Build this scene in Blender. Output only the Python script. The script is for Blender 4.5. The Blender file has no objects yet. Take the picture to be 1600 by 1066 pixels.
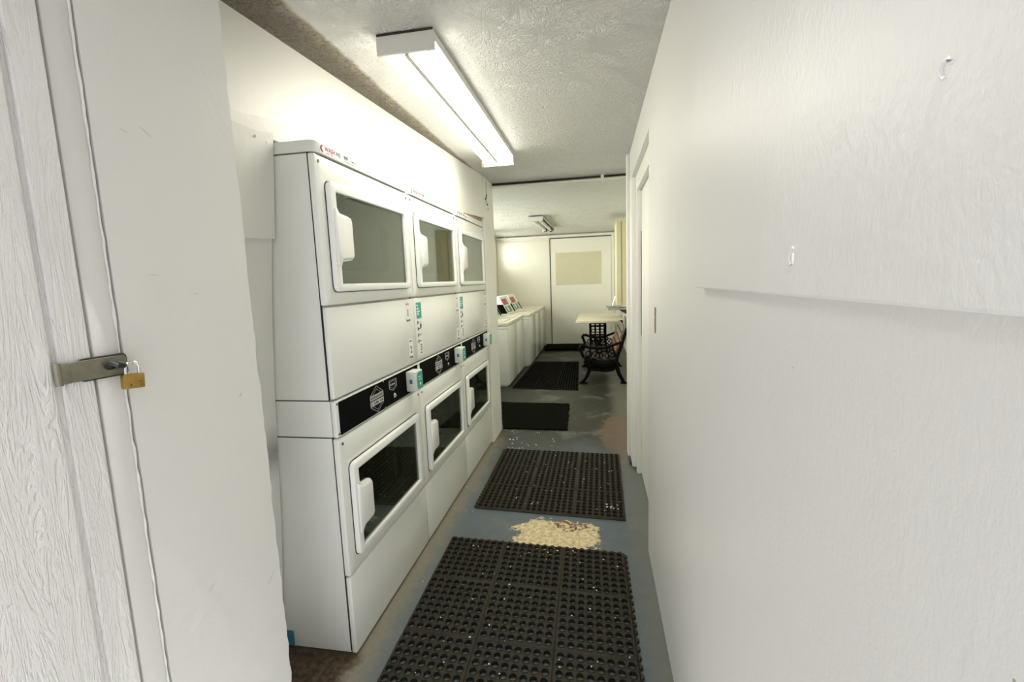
import bpy, bmesh, math, random
from mathutils import Vector, Matrix
C = bpy.context.scene.collection
SC = bpy.context.scene
R = math.radians
PI = math.pi

# ------------------------------------------------------------------ camera, sky, exposure
EYE = 1.33
def camera():
    p, y, r = R(7.344), R(-10.511), R(-2.12)
    f = Vector((math.sin(y)*math.cos(p), math.cos(y)*math.cos(p), -math.sin(p)))
    r0 = Vector((math.cos(y), -math.sin(y), 0)); u0 = r0.cross(f)
    rt = math.cos(r)*r0 + math.sin(r)*u0; up = -math.sin(r)*r0 + math.cos(r)*u0
    cd = bpy.data.cameras.new('camera'); cd.sensor_width = 36; cd.lens = 718.86/1600*36
    cd.clip_start = 0.02; cd.clip_end = 200
    co = bpy.data.objects.new('camera', cd); C.objects.link(co)
    m = Matrix((rt, up, -f)).transposed().to_4x4(); m.translation = (0, 0, EYE)
    co.matrix_world = m
    SC.camera = co
camera()

W = bpy.data.worlds.new('sky'); SC.world = W; W.use_nodes = True
_n = W.node_tree.nodes; _l = W.node_tree.links
_bg = _n['Background']
_bg.inputs[0].default_value = (0.95, 0.955, 1.0, 1)
_bg.inputs[1].default_value = 0.95

SC.view_settings.view_transform = 'Standard'
SC.view_settings.look = 'None'
SC.view_settings.gamma = 1.0
SC.view_settings.use_curve_mapping = False
SC.view_settings.exposure = 0.46
LENS_POWER = 13.5
SC.cycles.diffuse_bounces = 8
SC.cycles.max_bounces = 14

_sd = bpy.data.lights.new('sun', 'SUN'); _sd.energy = 4.4; _sd.angle = R(1); _sd.color = (1, .98, .97)
_so = bpy.data.objects.new('sun', _sd); C.objects.link(_so); _so.rotation_euler = (R(22), 0, R(-2.5))   # high sun behind the photographer: lights the paving and the threshold
def light_area(name, loc, rot, sx, sy, power, col):
    d = bpy.data.lights.new(name, 'AREA'); d.shape = 'RECTANGLE'; d.size = sx; d.size_y = sy
    d.energy = power; d.color = col
    o = bpy.data.objects.new(name, d); C.objects.link(o); o.location = loc; o.rotation_euler = rot
    return o
# daylight falling in through the louvre window of the back room
light_area('window_daylight', (-2.35, 8.72, 1.86), (0, R(-90), 0), 0.6, 0.8, 24, (1.0, 0.98, 0.88))
light_area('added_window_fill', (-2.45, 6.1, 1.60), (0, R(-90), 0), 0.95, 2.9, 100, (1.0, 0.98, 0.88))  # added fill light behind an invented window, brightens the back room

# ------------------------------------------------------------------ node helpers
class N:
    def __init__(s, name):
        s.m = bpy.data.materials.new(name); s.m.use_nodes = True
        s.t = s.m.node_tree; s.n = s.t.nodes; s.b = s.n['Principled BSDF']
        s.pos = None
    def new(s, typ, **kw):
        x = s.n.new(typ)
        for k, v in kw.items(): setattr(x, k, v)
        return x
    def link(s, a, b): s.t.links.new(a, b)
    def P(s):
        if s.pos is None:
            s.pos = s.new('ShaderNodeTexCoord').outputs['Object']
        return s.pos
    def mapped(s, scale=(1, 1, 1), loc=(0, 0, 0), src=None):
        m = s.new('ShaderNodeMapping'); m.inputs['Scale'].default_value = scale; m.inputs['Location'].default_value = loc
        s.link(src or s.P(), m.inputs['Vector']); return m.outputs[0]
    def noise(s, scale, detail=3, rough=.55, dist=0, vec=None):
        x = s.new('ShaderNodeTexNoise'); x.inputs['Scale'].default_value = scale
        x.inputs['Detail'].default_value = detail; x.inputs['Roughness'].default_value = rough
        x.inputs['Distortion'].default_value = dist
        s.link(vec or s.P(), x.inputs['Vector']); return x.outputs['Fac']
    def voro(s, scale, vec=None, feature='F1', out='Distance'):
        x = s.new('ShaderNodeTexVoronoi', feature=feature); x.inputs['Scale'].default_value = scale
        s.link(vec or s.P(), x.inputs['Vector']); return x.outputs[out]
    def math(s, op, a, b=None, c=None, clamp=False):
        x = s.new('ShaderNodeMath', operation=op, use_clamp=clamp)
        for i, v in enumerate((a, b, c)):
            if v is None: continue
            if hasattr(v, 'links'): s.link(v, x.inputs[i])
            else: x.inputs[i].default_value = v
        return x.outputs[0]
    def ramp(s, fac, stops):
        x = s.new('ShaderNodeValToRGB'); e = x.color_ramp.elements
        while len(e) < len(stops): e.new(.5)
        for i, (p, c) in enumerate(stops):
            e[i].position = p; e[i].color = (c, c, c, 1) if not isinstance(c, tuple) else (*c, 1)
        s.link(fac, x.inputs[0]); return x.outputs[0]
    def step(s, v, a, b):          # smooth 0..1 from a to b
        x = s.new('ShaderNodeMapRange', interpolation_type='SMOOTHSTEP')
        x.inputs['From Min'].default_value = a; x.inputs['From Max'].default_value = b
        s.link(v, x.inputs['Value']); return x.outputs['Result']
    def mix(s, fac, a, b):
        x = s.new('ShaderNodeMix', data_type='RGBA')
        for sock, v in ((x.inputs[0], fac), (x.inputs[6], a), (x.inputs[7], b)):
            if hasattr(v, 'links'): s.link(v, sock)
            elif isinstance(v, tuple): sock.default_value = (*v, 1)
            else: sock.default_value = v
        return x.outputs[2]
    def xyz(s):
        x = s.new('ShaderNodeSeparateXYZ'); s.link(s.P(), x.inputs[0]); return x.outputs
    def color(s, v):
        if hasattr(v, 'links'): s.link(v, s.b.inputs['Base Color'])
        else: s.b.inputs['Base Color'].default_value = (*v, 1)
    def rough(s, v):
        if hasattr(v, 'links'): s.link(v, s.b.inputs['Roughness'])
        else: s.b.inputs['Roughness'].default_value = v
    def bump(s, h, strength=.3, dist=.003, prev=None):
        x = s.new('ShaderNodeBump'); x.inputs['Strength'].default_value = strength; x.inputs['Distance'].default_value = dist
        s.link(h, x.inputs['Height'])
        if prev: s.link(prev, x.inputs['Normal'])
        s.link(x.outputs[0], s.b.inputs['Normal']); return x.outputs[0]

def flat(name, col, rough=.5, metal=0, var=.06, vs=14, bump=0, bs=200):
    k = N(name)
    f = k.noise(vs, 4)
    k.color(k.mix(f, tuple(c*(1-var) for c in col), tuple(min(1, c*(1+var)) for c in col)))
    k.rough(rough); k.b.inputs['Metallic'].default_value = metal
    if bump: k.bump(k.noise(bs, 2), bump, .002)
    return k.m

def painted(name, col, fine=120, coarse=9, s1=.25, s2=.35, rough=.38, stretch=(1, 1, 1), dirt=.08, dcol=(.42, .40, .34)):
    k = N(name); v = k.mapped(stretch)
    big = k.noise(1.7, 4, .6); mid = k.noise(coarse, 5, .65, .6, v)
    base = k.mix(big, tuple(c*.965 for c in col), tuple(min(1, c*1.02) for c in col))
    sm = k.step(k.noise(4.3, 6, .72), .60, .80)
    sp = k.step(k.voro(21, k.mapped((1, 1, .8))), .035, .015)
    base = k.mix(k.math('MULTIPLY', sm, dirt), base, dcol)
    base = k.mix(k.math('MULTIPLY', sp, k.step(k.noise(3.1, 2), .55, .62)), base, (.35, .33, .28))
    k.color(base); k.rough(rough)
    n1 = k.bump(mid, s2, .006)
    k.bump(k.noise(fine, 3, .6, .4, v), s1, .002, n1)
    return k.m

M = {}
M['wallR'] = painted('wall paint brushed', (.73, .725, .708), fine=170, coarse=11, s1=.30, s2=.22, stretch=(1, 1, .55), rough=.40, dirt=.05)
M['wallL'] = painted('wall paint warm', (.80, .79, .745), fine=90, coarse=7, s1=.15, s2=.25, rough=.45)
M['board'] = painted('painted plywood board', (.72, .72, .67), fine=80, coarse=6, s1=.12, s2=.2, rough=.42)
M['trim'] = painted('trim paint', (.79, .785, .74), fine=70, coarse=8, s1=.1, s2=.15, rough=.4)
M['backwall'] = painted('back room paint', (.80, .785, .70), fine=90, coarse=5, s1=.12, s2=.15, rough=.5, dirt=.15, dcol=(.55, .5, .38))
M['closet'] = painted('closet panel paint', (.71, .70, .67), fine=110, coarse=12, s1=.2, s2=.3, rough=.42, dirt=.06)

def grain_door():
    k = N('embossed wood grain siding paint')
    v = k.mapped((26, 26, 2.2))
    cath = k.noise(1.0, 5, .6, 1.6, v)
    ridg = k.math('PINGPONG', k.math('MULTIPLY', cath, 7.0), .5)
    fine = k.noise(1.0, 4, .7, .5, k.mapped((160, 160, 26)))
    col = k.mix(k.noise(3, 4), (.72, .705, .695), (.77, .76, .745))
    sp = k.step(k.noise(60, 2), .74, .80)
    k.color(k.mix(k.math('MULTIPLY', sp, .45), col, (.4, .36, .31))); k.rough(.4)
    n1 = k.bump(k.step(ridg, .05, .42), .42, .006)
    k.bump(fine, .45, .003, n1)
    return k.m
M['grain'] = grain_door()

def ceiling_mat(name, col, dirty):
    k = N(name)
    warp = k.new('ShaderNodeTexNoise'); warp.inputs['Scale'].default_value = 9; k.link(k.P(), warp.inputs['Vector'])
    add = k.new('ShaderNodeVectorMath', operation='MULTIPLY_ADD'); add.inputs[1].default_value = (.16, .16, .16)
    k.link(warp.outputs['Color'], add.inputs[0]); k.link(k.P(), add.inputs[2])
    # stomp-brush petals: noise stretched around scattered centres
    vc = k.new('ShaderNodeTexVoronoi'); vc.inputs['Scale'].default_value = 5.2; k.link(k.P(), vc.inputs['Vector'])
    dif = k.new('ShaderNodeVectorMath', operation='SUBTRACT'); k.link(k.P(), dif.inputs[0]); k.link(vc.outputs['Position'], dif.inputs[1])
    sx = k.new('ShaderNodeSeparateXYZ'); k.link(dif.outputs[0], sx.inputs[0])
    ang = k.math('ARCTAN2', sx.outputs[1], sx.outputs[0])
    rad = vc.outputs['Distance']
    cb = k.new('ShaderNodeCombineXYZ'); k.link(k.math('MULTIPLY', ang, 3.0), cb.inputs[0]); k.link(k.math('MULTIPLY', rad, 3.2), cb.inputs[1])
    k.link(k.math('MULTIPLY', k.noise(3, 1), 30), cb.inputs[2])
    petals = k.noise(1.9, 3, .6, .8, cb.outputs[0])
    fine = k.noise(70, 4, .6, 1.2, add.outputs[0])
    h = k.math('ADD', k.math('MULTIPLY', k.step(petals, .44, .60), 1.1), k.math('MULTIPLY', k.step(fine, .40, .66), .30))
    base = k.mix(k.noise(2.2, 5, .65), tuple(c*.93 for c in col), col)
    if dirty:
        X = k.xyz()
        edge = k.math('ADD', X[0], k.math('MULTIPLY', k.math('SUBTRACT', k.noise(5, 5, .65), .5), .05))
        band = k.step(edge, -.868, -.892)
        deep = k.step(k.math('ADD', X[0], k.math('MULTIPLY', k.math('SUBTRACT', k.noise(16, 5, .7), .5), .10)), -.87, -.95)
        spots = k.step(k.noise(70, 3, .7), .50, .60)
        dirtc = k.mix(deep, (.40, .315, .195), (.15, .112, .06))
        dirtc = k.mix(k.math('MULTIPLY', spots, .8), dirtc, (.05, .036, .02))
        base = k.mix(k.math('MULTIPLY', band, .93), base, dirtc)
    k.color(base); k.rough(.5)
    k.bump(h, .75, .028)
    return k.m
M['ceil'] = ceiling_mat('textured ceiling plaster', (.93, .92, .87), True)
M['ceilB'] = ceiling_mat('textured ceiling plaster back', (.84, .84, .76), False)

def floor_mat():
    k = N('worn blue grey painted concrete')
    X = k.xyz()
    n1 = k.noise(2.4, 6, .65); n2 = k.noise(11, 6, .7); n3 = k.noise(46, 4, .7)
    blue = k.mix(n2, (.070, .095, .118), (.165, .190, .205))
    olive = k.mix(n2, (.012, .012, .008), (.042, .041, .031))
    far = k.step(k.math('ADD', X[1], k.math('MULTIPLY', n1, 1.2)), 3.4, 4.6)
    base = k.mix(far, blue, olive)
    base = k.mix(k.math('MULTIPLY', k.step(n1, .5, .68), .55), base, (.20, .20, .18))
    # tan wear along the dryers and along the right wall
    tl = k.step(k.math('ADD', X[0], k.math('MULTIPLY', k.math('SUBTRACT', n2, .5), .16)), -.73, -.86)
    base = k.mix(k.math('MULTIPLY', k.math('MULTIPLY', tl, k.step(X[1], 4.0, 3.5)), .8), base, k.mix(n3, (.19, .165, .115), (.33, .30, .225)))
    tr = k.step(k.math('ADD', X[0], k.math('MULTIPLY', k.math('SUBTRACT', n2, .5), .14)), .10, .22)
    base = k.mix(k.math('MULTIPLY', tr, .55), base, (.185, .178, .145))
    def blob(cx, cy, a, b, nz, amp):
        dx = k.math('DIVIDE', k.math('SUBTRACT', X[0], cx), a); dy = k.math('DIVIDE', k.math('SUBTRACT', X[1], cy), b)
        d = k.math('SQRT', k.math('ADD', k.math('MULTIPLY', dx, dx), k.math('MULTIPLY', dy, dy)))
        return k.math('ADD', d, k.math('MULTIPLY', k.math('SUBTRACT', nz, .5), amp))
    # pinkish worn patch near the doorway
    pk = k.step(blob(.17, 3.95, .17, .55, n2, 1.1), 1.05, .7)
    base = k.mix(k.math('MULTIPLY', pk, .8), base, k.mix(n3, (.11, .072, .048), (.20, .135, .092)))
    # pale swirls
    sw = k.step(k.noise(5.5, 5, .7, 1.5, k.mapped((1, .6, 1))), .60, .72)
    base = k.mix(k.math('MULTIPLY', sw, .26), base, (.17, .175, .16))
    # brown earthy dirt left of the dryers
    dm = k.math('MULTIPLY', k.step(k.math('ADD', X[0], k.math('MULTIPLY', k.math('SUBTRACT', n2, .5), .16)), -.83, -.90),
                k.step(X[1], 1.42, 1.36))
    base = k.mix(dm, base, k.mix(k.step(n3, .35, .7), (.045, .030, .018), (.15, .105, .065)))
    # scraped patch down to pale cement, with rusty red spots
    n4 = k.noise(10, 8, .72)
    pt = k.step(blob(-.225, 2.25, .235, .18, n4, 1.75), 1.0, .95)
    crumb = k.mix(k.step(k.noise(42, 6, .8), .36, .62), (.50, .36, .16), (.84, .75, .50))
    rs = k.step(blob(-.17, 2.37, .13, .075, n4, 1.9), .85, .6)
    crumb = k.mix(k.math('MULTIPLY', rs, k.step(k.noise(38, 3), .44, .56)), crumb, (.18, .05, .025))
    base = k.mix(pt, base, crumb)
    # white paint specks
    fl = k.math('MULTIPLY', k.step(k.voro(26), .13, .10), k.step(k.noise(7, 2), .60, .66))
    fl = k.math('MULTIPLY', fl, k.step(X[1], 4.2, 3.8))
    base = k.mix(fl, base, (.62, .62, .58))
    k.color(base); k.rough(k.mix(n2, (.34,)*3, (.6,)*3)); k.b.inputs['Specular IOR Level'].default_value = .3
    k.bump(k.math('ADD', n3, k.math('MULTIPLY', pt, .8)), .25, .004)
    return k.m
M['floor'] = floor_mat()

def rubber_mat():
    k = N('black rubber')
    c = k.mix(k.noise(9, 5), (.013, .011, .006), (.034, .029, .017))
    dust = k.step(k.noise(34, 5, .7), .62, .80)
    k.color(k.mix(k.math('MULTIPLY', dust, .22), c, (.16, .14, .10))); k.rough(.55); k.b.inputs['Specular IOR Level'].default_value = .3
    k.bump(k.noise(260, 2), .15, .001)
    return k.m
M['rubber'] = rubber_mat()
def old_rubber():
    k = N('old dark rubber')
    k.color(k.mix(k.noise(9, 5), (.002, .002, .0015), (.007, .0065, .005))); k.rough(.7); k.b.inputs['Specular IOR Level'].default_value = .08
    return k.m
M['rubber_old'] = old_rubber()
def pile_mat():
    k = N('dark matted pile')
    c = k.mix(k.noise(12, 5, .7), (.0015, .0015, .001), (.006, .0055, .0035))
    red = k.step(k.noise(4, 3), .66, .74)
    lint = k.step(k.noise(90, 3, .7), .70, .78)
    c = k.mix(k.math('MULTIPLY', red, .4), c, (.04, .012, .010))
    k.color(k.mix(k.math('MULTIPLY', lint, .25), c, (.11, .10, .07))); k.rough(.95)
    k.b.inputs['Specular IOR Level'].default_value = .04
    k.bump(k.noise(300, 3), .6, .004)
    return k.m
M['pile'] = pile_mat()

M['paving'] = flat('pale concrete', (.60, .60, .60), .8, var=.1, vs=3)
M['enamel'] = flat('white appliance enamel', (.80, .81, .765), .28, var=.02, vs=3)
M['gloss'] = flat('glossy white enamel', (.76, .77, .74), .12, var=.02)
M['enamel_side'] = flat('white cabinet side enamel', (.74, .755, .72), .34, var=.04, vs=4)
M['plastic'] = flat('white door plastic', (.86, .865, .835), .25, var=.01)
M['cap'] = flat('pale grey cap plastic', (.72, .73, .70), .35, var=.03)
M['black'] = flat('black console plastic', (.006, .006, .006), .6, var=.1)
M['black'].node_tree.nodes['Principled BSDF'].inputs['Specular IOR Level'].default_value = .02
M['dark'] = flat('dark gap', (.03, .03, .028), .7)
M['steel'] = flat('galvanised drum steel', (.33, .34, .31), .35, .6, var=.08)
M['liner'] = flat('grey door liner', (.42, .43, .40), .35, var=.04)
M['liner_dark'] = flat('dark door liner', (.10, .11, .095), .4, var=.06)
M['chrome'] = flat('chrome', (.78, .78, .77), .12, 1)
M['screw'] = flat('dull screw metal', (.16, .16, .15), .4, .8)
M['hinge'] = flat('hinge grey metal', (.40, .41, .40), .4, .7)
M['reader'] = flat('card reader grey plastic', (.62, .63, .58), .4, var=.03)
M['teal'] = flat('teal print', (.015, .34, .265), .4, var=.05)
M['white_print'] = flat('white print', (.85, .86, .84), .4, var=.01)
M['black_print'] = flat('black print', (.035, .04, .045), .5)
M['red_print'] = flat('red print', (.42, .035, .06), .45)
M['grey_print'] = flat('silver grey print', (.46, .46, .43), .5)
M['label'] = flat('label paper', (.84, .84, .82), .4, var=.01)
M['hasp'] = flat('weathered galvanised hasp', (.235, .225, .175), .45, .75, var=.3, vs=60, bump=.2)
M['hasp_dark'] = flat('dark worn steel', (.06, .065, .06), .4, .8, var=.3, vs=80)
M['brass'] = flat('worn brass', (.40, .25, .065), .38, .85, var=.25, vs=90)
M['fixture'] = flat('fixture white enamel', (.66, .65, .60), .35, var=.03)
M['tube_off'] = flat('unlit tube glass', (.72, .74, .70), .2, var=.02)
M['scuff'] = flat('grey scuff', (.52, .51, .47), .6)
M['seam_grey'] = flat('dull lens seam', (.50, .49, .42), .5)
M['dark_edge'] = flat('dark brown edging', (.035, .026, .016), .8, var=.4, vs=20)
M['rust'] = flat('rusty bracket', (.25, .14, .07), .7, .2, var=.3, vs=80)
M['pipe'] = flat('painted conduit', (.78, .75, .68), .4, var=.05)
M['iron'] = flat('black cast iron', (.0025, .0025, .0025), .5, 0, var=.2, vs=60)
M['iron'].node_tree.nodes['Principled BSDF'].inputs['Specular IOR Level'].default_value = .08
def wood(name, a, b, sc=(3, 60, 60)):
    k = N(name); f = k.noise(1, 5, .6, .8, k.mapped(sc)); k.color(k.mix(f, a, b)); k.rough(.5); k.bump(f, .15, .002); return k.m
M['slat_dark'] = wood('dark stained slat wood', (.012, .007, .005), (.035, .02, .013), (40, 2, 40))
M['slat'] = wood('reddish brown slat wood', (.07, .025, .014), (.22, .115, .06), (40, 2, 40))
M['slat_grey'] = wood('greying slat wood', (.07, .065, .042), (.17, .15, .095), (40, 2, 40))
M['rawwood'] = wood('bare brown wood', (.20, .12, .05), (.38, .25, .12), (60, 4, 60))
M['tabletop'] = flat('cream laminate', (.66, .60, .46), .35, var=.04)
M['cabinet'] = flat('cream yellow paint', (.58, .53, .35), .45, var=.05)
M['cabinet_edge'] = flat('ochre edge', (.30, .22, .10), .5, var=.15, vs=40)
M['beige'] = flat('beige painted patch', (.62, .58, .42), .55, var=.06, vs=9)
M['washer_top'] = flat('cream washer top', (.74, .71, .60), .4, var=.05)
M['green_print'] = flat('green print', (.06, .20, .09), .45, var=.1)
M['blue_rubber'] = flat('dark blue rubber', (.012, .028, .05), .5)
M['teal_tape'] = flat('blue tape', (.02, .17, .26), .5)
M['metal_satin'] = flat('satin steel', (.55, .52, .53), .22, 1)

def tinted(name, tint, ior=1.5):
    k = N(name); o = k.n['Material Output']
    tr = k.new('ShaderNodeBsdfTransparent'); tr.inputs[0].default_value = (*tint, 1)
    gl = k.new('ShaderNodeBsdfGlossy'); gl.inputs['Roughness'].default_value = .03; gl.inputs[0].default_value = (.92, .95, .92, 1)
    fr = k.new('ShaderNodeFresnel'); geo = k.new('ShaderNodeNewGeometry')
    k.link(k.math('ADD', k.math('MULTIPLY', geo.outputs['Backfacing'], 1/ior-ior), ior), fr.inputs[0])
    mx = k.new('ShaderNodeMixShader'); k.link(fr.outputs[0], mx.inputs[0]); k.link(tr.outputs[0], mx.inputs[1]); k.link(gl.outputs[0], mx.inputs[2])
    k.link(mx.outputs[0], o.inputs[0]); return k.m
M['door_glass'] = tinted('tinted dryer glass', (.47, .49, .43), 1.8)
M['pane'] = tinted('clear window glass', (.95, .97, .95), 1.45)
M['inner_pane'] = flat('mirroring inner window', (.50, .50, .42), .10, .75, var=.04)
def emissive(name, col, strength):
    k = N(name); k.b.inputs['Emission Color'].default_value = (*col, 1); k.b.inputs['Emission Strength'].default_value = strength
    k.color((.85, .85, .8)); k.rough(.3); return k.m
M['lens'] = emissive('lit prismatic lens', (1.0, .97, .83), LENS_POWER)

# ------------------------------------------------------------------ mesh helpers
def new(): return bmesh.new()
def bx(bm, x0, x1, y0, y1, z0, z1, bev=0, seg=2, rot=None):
    b = bm if not bev else bmesh.new()
    vs = [b.verts.new((x, y, z)) for x in (x0, x1) for y in (y0, y1) for z in (z0, z1)]
    for f in ((0, 1, 3, 2), (4, 6, 7, 5), (0, 4, 5, 1), (2, 3, 7, 6), (0, 2, 6, 4), (1, 5, 7, 3)): b.faces.new([vs[i] for i in f])
    if bev:
        bmesh.ops.bevel(b, geom=list(b.edges), offset=bev, segments=seg, affect='EDGES', profile=.5)
        merge(bm, b)
    return bm
def merge(bm, b, mat=None):
    if mat is not None: b.transform(mat)
    mp = {v: bm.verts.new(v.co) for v in b.verts}
    for f in b.faces:
        try: bm.faces.new([mp[v] for v in f.verts])
        except ValueError: pass
    b.free()
def plate(bm, outer, holes, t0, t1, axis='x', bev=0):
    """polygon with holes in (u,v), extruded from t0 to t1 along the axis"""
    b = bmesh.new(); edges = []
    def P(u, v, t): return {'x': (t, u, v), 'y': (u, t, v), 'z': (u, v, t)}[axis]
    for loop in [outer]+list(holes):
        vs = [b.verts.new(P(u, v, t0)) for u, v in loop]
        for i in range(len(vs)): edges.append(b.edges.new((vs[i], vs[(i+1) % len(vs)])))
    bmesh.ops.triangle_fill(b, edges=edges, use_beauty=True)
    ex = bmesh.ops.extrude_face_region(b, geom=list(b.faces))
    d = Vector(P(0, 0, t1-t0))
    nv = [g for g in ex['geom'] if isinstance(g, bmesh.types.BMVert)]
    for v in nv: v.co += d
    bmesh.ops.recalc_face_normals(b, faces=list(b.faces))
    if bev:
        nvs = set(nv)
        es = [e for e in b.edges if e.verts[0] in nvs and e.verts[1] in nvs and len(e.link_faces) == 2 and e.calc_face_angle(0) > .8]
        bmesh.ops.bevel(b, geom=es, offset=bev, segments=2, affect='EDGES', profile=.5)
    merge(bm, b)
def rr(u0, u1, v0, v1, r, n=5):
    pts = []
    for cx, cy, a in ((u1-r, v1-r, 0), (u0+r, v1-r, 90), (u0+r, v0+r, 180), (u1-r, v0+r, 270)):
        for i in range(n+1):
            t = R(a+90*i/n); pts.append((cx+r*math.cos(t), cy+r*math.sin(t)))
    return pts
def tube(bm, pts, r, n=8, caps=True, flat_=None):
    pts = [Vector(p) for p in pts]; rings = []
    for i, p in enumerate(pts):
        a = pts[max(i-1, 0)]; b = pts[min(i+1, len(pts)-1)]
        t = (b-a).normalized()
        ref = Vector((0, 1, 0)) if abs(t.y) < .9 else Vector((0, 0, 1))
        s = t.cross(ref).normalized(); u = s.cross(t).normalized()
        rad = r[i] if isinstance(r, (list, tuple)) else r
        fu = flat_ or 1
        rings.append([bm.verts.new(p+s*rad*math.cos(2*PI*k/n)+u*rad*fu*math.sin(2*PI*k/n)) for k in range(n)])
    for a, b in zip(rings, rings[1:]):
        for k in range(n): bm.faces.new((a[k], a[(k+1) % n], b[(k+1) % n], b[k]))
    if caps:
        bm.faces.new(rings[0][::-1]); bm.faces.new(rings[-1])
def disc(bm, c, axis, r, d, n=14):
    """short cylinder from c along axis vector of length d"""
    a = Vector(axis).normalized(); tube(bm, [Vector(c), Vector(c)+a*d], r, n)
def obj(name, bm, mat, parent=None, smooth=None):
    bmesh.ops.recalc_face_normals(bm, faces=list(bm.faces))
    me = bpy.data.meshes.new(name); bm.to_mesh(me); bm.free()
    mats = mat if isinstance(mat, (list, tuple)) else [mat]
    for m in mats: me.materials.append(M[m])
    if smooth:
        me.polygons.foreach_set('use_smooth', [True]*len(me.polygons))
        me.set_sharp_from_angle(angle=R(smooth))
    o = bpy.data.objects.new(name, me); C.objects.link(o)
    if parent: o.parent = parent
    return o
def thing(name, label, cat, loc=(0, 0, 0), rz=0, group=None):
    o = bpy.data.objects.new(name, None); C.objects.link(o); o.location = loc; o.rotation_euler = (0, 0, rz)
    o.empty_display_size = .1
    o['label'] = label; o['category'] = cat
    if group: o['group'] = group
    return o
def tag(o, label, cat, group=None, kind=None):
    o['label'] = label; o['category'] = cat
    if group: o['group'] = group
    if kind: o['kind'] = kind
    return o
def struct(name, bm, mat, label=None, cat=None, smooth=None, parent=None):
    o = obj(name, bm, mat, parent, smooth); 
    if parent is None:
        o['kind'] = 'structure'
        if label: o['label'] = label
        o['category'] = cat or name.split('_')[0]
    return o
def text_bm(s, size, mat4):
    cu = bpy.data.curves.new('lettering', 'FONT'); cu.body = s; cu.size = size; cu.extrude = .0003; cu.offset = size*.012
    o = bpy.data.objects.new('lettering', cu); C.objects.link(o)
    dg = bpy.context.evaluated_depsgraph_get()
    me = bpy.data.meshes.new_from_object(o.evaluated_get(dg))
    b = bmesh.new(); b.from_mesh(me); b.transform(mat4)
    bpy.data.objects.remove(o); bpy.data.curves.remove(cu); bpy.data.meshes.remove(me)
    return b
def onx_mat(x, y, z):   # text standing on a face that looks towards +x: reads along +y
    m = Matrix(((0, 0, 1, x), (1, 0, 0, y), (0, 1, 0, z), (0, 0, 0, 1)))
    return m
def lettering(bm, s, size, x, y, z): merge(bm, text_bm(s, size, onx_mat(x, y, z)))
def copy_tree(o, parent=None):
    c = o.copy(); C.objects.link(c); c.parent = parent
    for ch in list(o.children): copy_tree(ch, c)
    return c

# ------------------------------------------------------------------ the setting
CEIL = 2.16
def quadbox(bm, pts, off):
    """solid slab from a planar polygon, thickened by the vector off"""
    a = [bm.verts.new(p) for p in pts]; b = [bm.verts.new(Vector(p)+Vector(off)) for p in pts]; n = len(pts)
    bm.faces.new(a); bm.faces.new(b[::-1])
    for i in range(n): bm.faces.new((a[i], b[i], b[(i+1) % n], a[(i+1) % n]))

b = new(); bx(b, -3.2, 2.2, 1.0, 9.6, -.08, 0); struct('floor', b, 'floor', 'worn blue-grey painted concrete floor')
b = new(); bx(b, -6, 6, -12, .999, -.07, 0); struct('bounce_ground', b, 'paving', 'pale unseen paving added to bounce sunlight into the passage', 'ground')  # unseen pale ground, added to throw sunlight up at the ceiling
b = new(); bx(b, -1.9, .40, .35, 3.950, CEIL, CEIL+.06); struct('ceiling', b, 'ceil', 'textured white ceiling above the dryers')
b = new(); quadbox(b, [(-2.3, 3.962, CEIL-.024), (.9, 3.962, CEIL-.024), (.9, 9.55, 2.232), (-2.3, 9.55, 2.232)], (0, 0, .06))
struct('ceiling_back', b,  'ceilB', 'textured ceiling of the back room', 'ceiling')

b = new(); bx(b, -.86, .52, 3.951, 3.961, CEIL-.023, CEIL+.03); struct('trim_10', b, 'dark_edge', 'dark brown strip where the lower back ceiling begins')  # dark brown strip across the step between the two ceilings
# left wall: header over the dryers, crooked strip beside the first dryer, alcove back, end pier
def xl(y): return -1.045+(y-1.3)*.0785
b = new()
quadbox(b, [(xl(.9), .9, CEIL), (xl(3.615), 3.615, CEIL), (xl(3.615)+.004, 3.615, 1.835), (xl(3.05), 3.05, 1.812), (xl(1.375)+.03, 1.375, 1.808), (xl(.9)+.03, .9, 1.808)], (-.03, 0, 0))
struct('wall_left', b, 'wallL', 'white wall over the row of stacked dryers')
b = new()
n = 14
for i in range(n):
    z0, z1 = 1.812*(1-i/n), 1.812*(1-(i+1)/n)
    def xs(z): return -1.012-.158*(1-z/1.81)
    quadbox(b, [(xs(z0), .9, z0), (xs(z0)+.008*math.sin(z0*4), 1.374, z0), (xs(z1)+.008*math.sin(z1*4), 1.374, z1), (xs(z1), .9, z1)], (-.03, 0, 0))
bmesh.ops.remove_doubles(b, verts=list(b.verts), dist=1e-5)
struct('trim_1', b, 'board', 'painted plywood strip between closet and first dryer', smooth=40)
b = new()   # nailed-on patch board over the top of the strip
quadbox(b, [(-1.006, 1.31, 1.812), (-1.000, 1.375, 1.826), (-1.028, 1.372, 1.497), (-1.034, 1.02, 1.475), (-1.008, 1.02, 1.80)], (-.006, 0, 0))
for y, z in ((1.345, 1.79), (1.30, 1.795)): disc(b, (-1.006, y, z), (1, 0, 0), .004, .004)
struct('trim_2', b, 'board', 'painted patch board nailed left of the first dryer')
b = new()
for p, q, w in (((-1.083, 1.262, 1.02), (-1.090, 1.262, .93), .0022), ((-1.090, 1.262, .93), (-1.098, 1.268, .84), .003), ((-1.090, 1.262, .935), (-1.090, 1.225, .93), .0016)):
    tube(b, [p, q], w, 6)
o = obj('wall_crack', b, 'dark'); o['kind'] = 'structure'; o['category'] = 'trim'; o['label'] = 'dark split in the plywood strip'
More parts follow.
